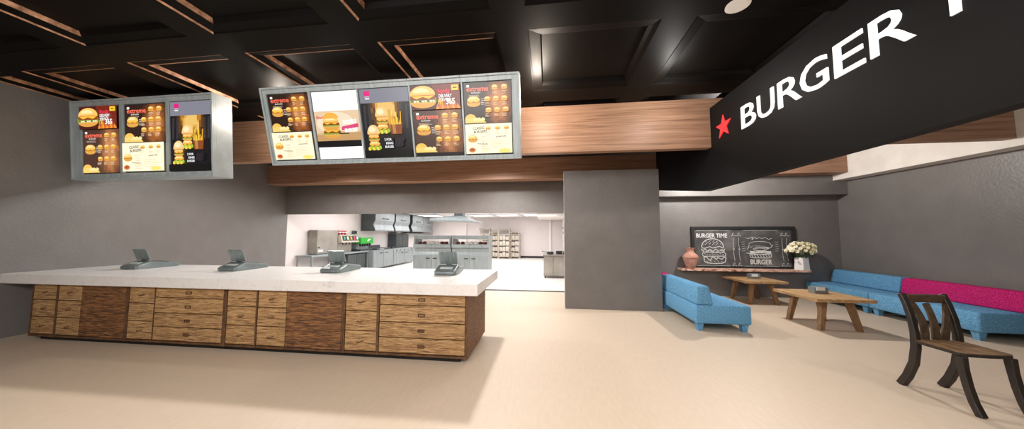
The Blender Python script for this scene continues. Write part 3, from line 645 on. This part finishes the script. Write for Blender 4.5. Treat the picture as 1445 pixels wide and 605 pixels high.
# ------------------------------------------------------------------ lounge
def sofa(label, y0, y1, side, back):
    """side -1: backrest towards -x (left sofa), +1: backrest towards +x"""
    if side < 0: X0 = 2.5; sx = 1
    else: X0 = 7.53; sx = -1
    o = (X0 + sx * .44, (y0 + y1) / 2, 0)
    X = lambda d: X0 + sx * d
    t = thing('sofa_module', label, 'sofa', o, 'lounge sofa modules')
    q = lambda a, b: (min(X(a), X(b)), max(X(a), X(b)))
    a, b = q(0, .885)
    MB(o).box(a, b, y0 + .004, y1 - .004, .13, .445, 'bluefab').build('seat', t, .035, 3, True)
    mat = 'bluefab' if back == 'b' else 'pinkfab'
    MB(o).hexa([(X(.015), y0 + .006, .447), (X(.30), y0 + .006, .447), (X(.30), y1 - .006, .447), (X(.015), y1 - .006, .447)],
               [(X(.03), y0 + .006, .765), (X(.235), y0 + .006, .765), (X(.235), y1 - .006, .765), (X(.03), y1 - .006, .765)], mat).build('backrest', t, .03, 3, True)
    for d in (.09, .80):
        for y in (y0 + .1, y1 - .1):
            c = X(d); MB(o).hexa([(c - .035, y - .035, 0), (c + .035, y - .035, 0), (c + .035, y + .035, 0), (c - .035, y + .035, 0)], [(c - .055, y - .055, .14), (c + .055, y - .055, .14), (c + .055, y + .055, .14), (c - .055, y + .055, .14)], 'bluefab').build('leg', t)
sofa('blue sofa module with blue backrest at the near end, right beside the grey partition', 5.5, 7.08, -1, 'b')
sofa('blue sofa module with pink backrest mostly hidden behind the grey partition', 7.09, 8.69, -1, 'p')
sofa('blue sofa module with blue backrest in the far corner by the right wall', 7.17, 8.69, 1, 'b')
sofa('blue sofa module with pink backrest along the right wall behind the chair', 5.53, 7.16, 1, 'p')

def low_table(x, y, label):
    t = thing('low_table', label, 'table', (x, y, 0), 'low wooden lounge tables')
    MB().box(-.455, .455, -.5, .5, .505, .56, 'tablewood').build('tabletop', t, .008)
    for sx in (-1, 1):
        for sy in (-1, 1):
            b = (sx * .3, sy * .34, 0); c = (sx * .2, sy * .29, .505); w = .036
            MB().hexa([(b[0] - w, b[1] - w, 0), (b[0] + w, b[1] - w, 0), (b[0] + w, b[1] + w, 0), (b[0] - w, b[1] + w, 0)],
                      [(c[0] - .05, c[1] - .042, .505), (c[0] + .05, c[1] - .042, .505), (c[0] + .05, c[1] + .042, .505), (c[0] - .05, c[1] + .042, .505)], 'legwood').build('leg', t, .004, 1)
    return t
t0 = low_table(4.985, 6.2, 'low wooden table with splayed legs in front, nearer the dining chair')
dup(t0, (5.05, 8.13, 0), 'low wooden table with splayed legs under the chalkboard shelf')
def dispenser(x, y, label):
    t = thing('napkin_dispenser', label, 'napkin dispenser', (x, y, .56), 'napkin dispensers on the low tables')
    MB().prism([(-.07, 0), (.07, 0), (.075, .11), (.05, .125), (-.05, .125), (-.075, .11)], 'x', -.115, .115, 'greybox').build('case', t, .006)
    MB().box(-.09, .05, -.085, -.0715, .06, .115, 'napkin').build('napkin', t)
    return t
d0 = dispenser(5.02, 6.28, 'grey napkin dispenser on the nearer low wooden table')
dup(d0, (5.06, 8.1, .56), 'grey napkin dispenser on the low table under the chalkboard')

# shelf, chalkboard, vases
o = (5.13, 8.6, .7); sh = MB(o)
top = []; n = 26
for i in range(n + 1): top.append((3.52 + 3.05 * i / n, 8.365 + .012 * math.sin(i * 1.7) + .008 * math.sin(i * 3.1)))
sh.prism(top + [(6.57, 8.715), (3.52, 8.715)], 'z', .70, .752, 'shelfwood')
s1 = sh.build('wall_shelf', None, .004, 1); tag(s1, 'long live-edge wooden shelf on the grey back wall under the chalkboard', 'shelf')
BX0, BX1, BZ0, BZ1 = 3.9, 6.47, .754, 1.868
o = ((BX0 + BX1) / 2, 8.68, BZ0); t = thing('chalkboard', 'framed chalkboard with burger drawings standing on the wooden shelf', 'chalkboard', o)
fr = MB(o)
fr.box(BX0, BX1, 8.645, 8.712, BZ0, BZ0 + .05, 'slateframe').box(BX0, BX1, 8.645, 8.712, BZ1 - .075, BZ1, 'slateframe')
fr.box(BX0, BX0 + .07, 8.645, 8.712, BZ0 + .05, BZ1 - .075, 'slateframe').box(BX1 - .1, BX1, 8.645, 8.712, BZ0 + .05, BZ1 - .075, 'slateframe')
fr.build('frame', t, .006)
MB(o).box(BX0 + .07, BX1 - .1, 8.675, 8.705, BZ0 + .05, BZ1 - .075, 'chalkslate').build('slate', t)
ch = MB(o)
def cp(x, y): return (BX0 + (x - 110) / 1048 * (BX1 - BX0), BZ0 + (490 - y) / 420 * (BZ1 - BZ0))
def stroke(pts, wd=.007, closed=False):
    P = [Vector(cp(*p)) for p in pts]
    if closed: P.append(P[0])
    for a, b in zip(P, P[1:]):
        d = (b - a)
        if d.length < 1e-5: continue
        d.normalize(); nn = Vector((-d.y, d.x)) * wd; a = a - d * wd * .5; b = b + d * wd * .5
        ch.add([(q.x, 8.6738, q.y) for q in (a - nn, b - nn, b + nn, a + nn)], [(0, 1, 2, 3)], 'chalk')
def arc(cx, cy, a, b, t0, t1, n=14): return [(cx + a * math.cos(math.radians(t0 + (t1 - t0) * i / n)), cy - b * math.sin(math.radians(t0 + (t1 - t0) * i / n))) for i in range(n + 1)]
def chtext(txt, x0, x1, yb, yt, bold=.03):
    vs, fs = text_geo(txt, 1, bold); X1 = max(v.x for v in vs)
    ch.add([(cp(x0 + (x1 - x0) * v.x / X1, 0)[0], 8.6737, cp(0, yb + (yt - yb) * v.y)[1]) for v in vs], fs, 'chalk')
chtext('BURGER TIME', 162, 482, 182, 140)
stroke(arc(328, 275, 112, 80, 0, 180), .011); stroke([(216, 275), (222, 290), (250, 292), (300, 275), (330, 290), (400, 272), (435, 290), (440, 275)], .009)
for i in range(26):
    x = 235 + (i * 37) % 190; y = 258 - (i * 23) % 48
    if ((x - 328) / 105) ** 2 + ((y - 275) / 74) ** 2 < .9: stroke([(x, y), (x + 6, y - 4)], .006)
stroke([(212, 300), (225, 318), (250, 300), (275, 322), (300, 302), (330, 325), (360, 300), (390, 322), (420, 302), (440, 318), (452, 300)], .009)
stroke([(214, 312), (240, 330), (300, 318), (350, 332), (410, 316), (448, 325)], .006)
stroke([(235, 330), (222, 345), (220, 360), (235, 374), (455, 370), (462, 352), (448, 335), (235, 332)], .009)
for i in range(8): stroke([(238 + 27 * i, 345 + (i % 3) * 5), (252 + 27 * i, 352 + (i % 2) * 6)], .005)
stroke([(232, 378), (262, 384), (280, 402), (300, 420), (312, 388), (340, 382), (362, 408), (376, 384), (400, 396), (420, 404), (436, 384), (460, 380)], .011)
stroke([(235, 384), (238, 425), (262, 440), (330, 447), (425, 442), (452, 428), (462, 384)], .011)
for i in range(5): stroke([(258 + 38 * i, 425 - (i % 2) * 10), (274 + 38 * i, 430)], .005)
stroke([(670, 185), (700, 192), (740, 175), (730, 205), (760, 180), (780, 195), (800, 180), (830, 192), (860, 180), (900, 200), (930, 188)], .005)
stroke(arc(808, 252, 110, 32, 8, 172), .006); stroke([(700, 255), (695, 280), (680, 300)], .006); stroke([(915, 255), (935, 260), (912, 285)], .007)
for k in range(4): stroke([(712 + 8 * k, 282 - 5 * k), (760, 262 + 2 * k), (830, 268 + 2 * k), (905 - 5 * k, 285 + 3 * k)], .006)
stroke(arc(808, 298, 70, 18, 0, 360), .006); stroke(arc(808, 300, 55, 12, 0, 360), .005)
for k in range(3): stroke([(705, 318 + 9 * k), (760, 324 + 6 * k), (850, 318 + 7 * k), (915, 322 + 7 * k)], .009)
stroke([(672, 338), (705, 342), (800, 348), (918, 340)], .007)
stroke([(702, 352), (708, 378), (740, 385), (880, 385), (915, 375), (920, 350), (702, 352)], .008)
for i in range(7): stroke([(722 + 28 * i, 360), (734 + 28 * i, 376)], .007)
chtext('BURGER', 706, 922, 448, 400)
for x in (545, 600, 1032, 1075):
    stroke([(x, 185), (x - 6, 240), (x + 2, 290), (x - 4, 340), (x + 6, 415)], .004)
    for y in (150, 450): stroke(arc(x, y, 9, 14, 30, 330, 8), .005); stroke([(x - 22, y + 18), (x - 12, y + 10)], .005); stroke([(x + 12, y + 10), (x + 22, y + 18)], .005)
    stroke(arc(x, 300, 7, 7, 0, 360, 6), .005)
for x in (330, 815):
    for y in (107, 465): stroke([(x - 170, y + 4), (x - 40, y), (x, y + 6), (x + 40, y), (x + 170, y + 4)], .004)
for i in range(10):
    x, y = (640, 270) if i % 2 else (975, 270); stroke([(x - 15, y - 40 + 22 * (i // 2)), (x + 18, y - 46 + 22 * (i // 2))], .003)
ch.build('chalk_drawing', t)
o = (3.76, 8.45, .752); t = thing('clay_vase', 'terracotta vase with flared neck at the left end of the shelf', 'vase', o)
MB(o).lathe([(.085, 0), (.1, .02), (.15, .14), (.182, .26), (.19, .31), (.165, .36), (.1, .42), (.085, .47), (.095, .51), (.118, .54), (.1, .54), (.07, .5), (.06, .45)], o, 'terracotta', 28).build('body', t, 0, 1, True)
MB(o).lathe([(.184, .27), (.195, .285), (.195, .315), (.186, .325)], o, 'terracotta', 28).build('shoulder_band', t, 0, 1, True)
o = (6.43, 8.46, .752); t = thing('flower_vase', 'square white vase of cream roses at the right end of the shelf', 'vase', o)
ca, sa = math.cos(.45), math.sin(.45)
def rq(w, z): return [(o[0] + (x * ca - y * sa), o[1] + (x * sa + y * ca) * .75, z) for x, y in ((-w, -w), (w, -w), (w, w), (-w, w))]
MB(o).hexa(rq(.118, .752), rq(.102, 1.07), 'potwhite').build('pot', t, .006)
fl = MB()
for k, (n, r0, r1, z0, z1) in enumerate(((6, .0, .055, 0, .018), (6, .0, .045, .012, .036), (5, 0, .03, .026, .046))):
    for i in range(n):
        a = 2 * PI * i / n + k * .5; b = PI / n * 1.25
        fl.add([(0, 0, z0), (r1 * math.cos(a - b), r1 * math.sin(a - b), z1), (r1 * 1.18 * math.cos(a), r1 * 1.18 * math.sin(a), z1 + .006), (r1 * math.cos(a + b), r1 * math.sin(a + b), z1)], [(0, 1, 2, 3)], 'petal')
fl.lathe([(.02, .0), (.024, .03), (.012, .046)], (0, 0, 0), 'petalcore', 8)
f0 = fl.build('flower', t)
spots = []
cz = .5
for k in range(46):
    g = 2.39996 * k; v = 1 - (k + .5) / 46 * 1.0
    r = math.sqrt(max(0, 1 - v * v)); d = Vector((r * math.cos(g), r * math.sin(g), v)); spots.append(d)
for k, d in enumerate(spots):
    f = f0 if k == 0 else f0.copy()
    if k: COL.objects.link(f); f.parent = t
    j = random.uniform(.88, 1.06)
    f.location = (d.x * .34 * j, d.y * .13 * j, cz - .05 + d.z * .24 * j)
    f.rotation_euler = d.to_track_quat('Z', 'Y').to_euler(); s = random.uniform(.75, 1.2); f.scale = (s, s, s)
lf = MB()
for k in range(120):
    a = random.uniform(0, 2 * PI); rr = random.uniform(.02, .3); z = random.uniform(.33, .56) - rr * .2; c = Vector((rr * math.cos(a), rr * math.sin(a) * .45, z))
    d = Vector((math.cos(a), math.sin(a) * .45, random.uniform(-.5, .6))).normalized(); u = d.cross(Vector((0, 0, 1))).normalized(); L = random.uniform(.05, .09)
    lf.add([c, c + d * L * .5 + u * L * .3, c + d * L, c + d * L * .5 - u * L * .3], [(0, 1, 2, 3)], 'leaf')
for k in range(22):
    a = random.uniform(0, 2 * PI); lf.rod((.04 * math.cos(a), .03 * math.sin(a), .25), (.22 * math.cos(a), .1 * math.sin(a), .5), .004, 'stem', 5)
lv = lf.build('foliage', t); lv['kind'] = 'stuff'
lv['label'] = 'dark green leaves'

# ------------------------------------------------------------------ dining chair
o = (4.08, 3.58, 0); t = thing('dining_chair', 'dark wooden dining chair with curved legs and slatted back in the foreground', 'chair', o)
for x in (3.885, 4.275):
    MB(o).sweep([(x, 3.9, 0), (x, 3.83, .12), (x, 3.765, .28), (x, 3.735, .46), (x, 3.735, .6), (x, 3.755, .76), (x, 3.79, .9), (x, 3.83, 1.005)],
                [.026] * 8, [.034, .034, .033, .032, .028, .025, .022, .02], (1, 0, 0), 'chairdark').build('rear_leg', t, .005, 1)
    MB(o).sweep([(x, 3.385, .505), (x, 3.375, .38), (x, 3.355, .24), (x, 3.325, .11), (x, 3.28, 0)], .026, [.032, .027, .026, .026, .027], (1, 0, 0), 'chairdark').build('front_leg', t, .005, 1)
seat = MB(o)
sp = [(3.86, 3.75), (3.865, 3.38), (3.9, 3.355), (3.98, 3.345), (4.08, 3.34), (4.18, 3.345), (4.26, 3.355), (4.295, 3.38), (4.3, 3.75)]
seat.prism(sp, 'z', .505, .535, 'chairdark'); sp2 = [(4.08 + (p[0] - 4.08) * .985, 3.55 + (p[1] - 3.55) * .985) for p in sp]
seat.build('seat_frame', t, .004, 1)
MB(o).prism(sp2, 'z', .535, .54, 'chairwood').build('seat', t)
MB(o).sweep([(3.9, 3.805, .955), (4.08, 3.82, .958), (4.26, 3.805, .955)], .012, .045, (0, 1, .25), 'chairrail').build('top_rail', t, .004, 1)
for a, b, bow in ((3.93, 3.985, .025), (4.06, 4.085, .012), (4.245, 4.165, -.005)):
    pts = []
    for i in range(7):
        f = i / 6; pts.append((a + (b - a) * f + bow * math.sin(PI * f), 3.783 - .04 * f - .012 * math.sin(PI * f), .91 - .37 * f))
    MB(o).sweep(pts, .01, [.026, .027, .028, .03, .032, .034, .035], (0, 1, .1), 'chairrail').build('back_slat', t)

# ------------------------------------------------------------------ ceiling downlights, lamps and added fill lights
def downlight(x, y, z, label):
    o = (x, y, z); t = thing('ceiling_downlight', label, 'ceiling light', o, 'downlights in the black ceiling')
    MB(o).lathe([(.085, 0), (.11, 0), (.112, -.012), (.085, -.014)], o, 'white', 24).build('ring', t)
    MB(o).lathe([(.08, -.004), (.01, -.006)], o, 'lampwhite', 20).build('lens', t)
def area(name, loc, size, power, color=(1, .93, .84), target=None, spread=180):
    l = bpy.data.lights.new(name, 'AREA'); l.shape = 'RECTANGLE'; l.size, l.size_y = size; l.energy = power; l.color = color; l.spread = math.radians(spread)
    ob = bpy.data.objects.new(name, l); COL.objects.link(ob); ob.location = loc
    if target is not None: ob.rotation_euler = (Vector(target) - Vector(loc)).to_track_quat('-Z', 'Y').to_euler()
    return ob
def point(name, loc, power, r=.08, color=(1, .93, .84)):
    l = bpy.data.lights.new(name, 'POINT'); l.energy = power; l.shadow_soft_size = r; l.color = color
    ob = bpy.data.objects.new(name, l); COL.objects.link(ob); ob.location = loc; return ob
downlight(1.97, 3.18, ZC, 'small round downlight in the black ceiling left of the sign')
def spot(name, loc, target, power, cone, blend=.5, r=.1, color=(1, .96, .91)):
    l = bpy.data.lights.new(name, 'SPOT'); l.energy = power; l.shadow_soft_size = r; l.color = color; l.spot_size = math.radians(cone); l.spot_blend = blend
    ob = bpy.data.objects.new(name, l); COL.objects.link(ob); ob.location = loc
    ob.rotation_euler = (Vector(target) - Vector(loc)).to_track_quat('-Z', 'Y').to_euler(); return ob
WM = (1, .96, .91)
spot('lamp_room_back', (-1.4, 6.5, 3.7), (-1.4, 6.2, 0), 560, 165, .4)
spot('lamp_room_left', (-5.6, 6.6, 3.7), (-5.6, 6.2, 0), 330, 165, .4)
point('lamp_lounge', (4.2, 7.1, 3.3), 310, .1, WM)
point('fill_lounge_near', (5.0, 2.6, 2.9), 60, .15, WM)  # weak unseen fill, added to brighten the white ledge side
area('fill_front_left', (-2.5, -1.5, 3.6), (4, 1.5), 330, WM, (-3, 5, 1.2))  # unseen fill behind the camera, added to brighten counter and board fronts
area('fill_front_right', (1.6, .6, 3.95), (2, 1.2), 150, WM)  # unseen overhead fill, added for the front of the room
point('lamp_wood', (1.9, 4.6, 3.72), 30, .06, WM)
point('lamp_ceiling_wash', (-.1, 4.55, 3.82), 75, .05, (1, .86, .72))
point('fill_ceiling_left', (-4.9, 4.75, 3.8), 42, .05, (1, .86, .72))  # second wash without a fixture, added to brighten the near coffer edges
area('lamp_kitchen_near', (-4.0, 10.6, 2.7), (8, 2.6), 200, (1, .98, .97))
area('lamp_kitchen_far', (-3.6, 16.2, 2.7), (8, 5), 380, (1, .98, .97))
wld = bpy.data.worlds.new('World'); S.world = wld; wld.use_nodes = True
wld.node_tree.nodes['Background'].inputs['Color'].default_value = (.5, .48, .46, 1); wld.node_tree.nodes['Background'].inputs['Strength'].default_value = .2

# ------------------------------------------------------------------ camera
yaw, pitch, roll, fpx = 0.12108, 0.066475, 0.00173, 417.375
cy_, sy_, cp_, sp_ = math.cos(yaw), math.sin(yaw), math.cos(pitch), math.sin(pitch)
f = Vector((-sy_ * cp_, cy_ * cp_, sp_)); r = Vector((cy_, sy_, 0)); u = r.cross(f)
cr, sr = math.cos(roll), math.sin(roll)
r2 = r * cr + u * sr; u2 = u * cr - r * sr
cam = bpy.data.cameras.new('camera'); co = bpy.data.objects.new('camera', cam); COL.objects.link(co)
cam.sensor_fit = 'HORIZONTAL'; cam.sensor_width = 36; cam.lens = fpx * 36 / 1445; cam.clip_start = .02; cam.clip_end = 200
mat = Matrix((r2, u2, -f)).transposed().to_4x4(); mat.translation = (0, 0, 1.65); co.matrix_world = mat
S.camera = co
S.view_settings.view_transform = 'Standard'; S.view_settings.look = 'None'; S.view_settings.exposure = 0; S.view_settings.gamma = 1
S.view_settings.use_curve_mapping = False
S.cycles.use_denoising = True
S.cycles.max_bounces = 8
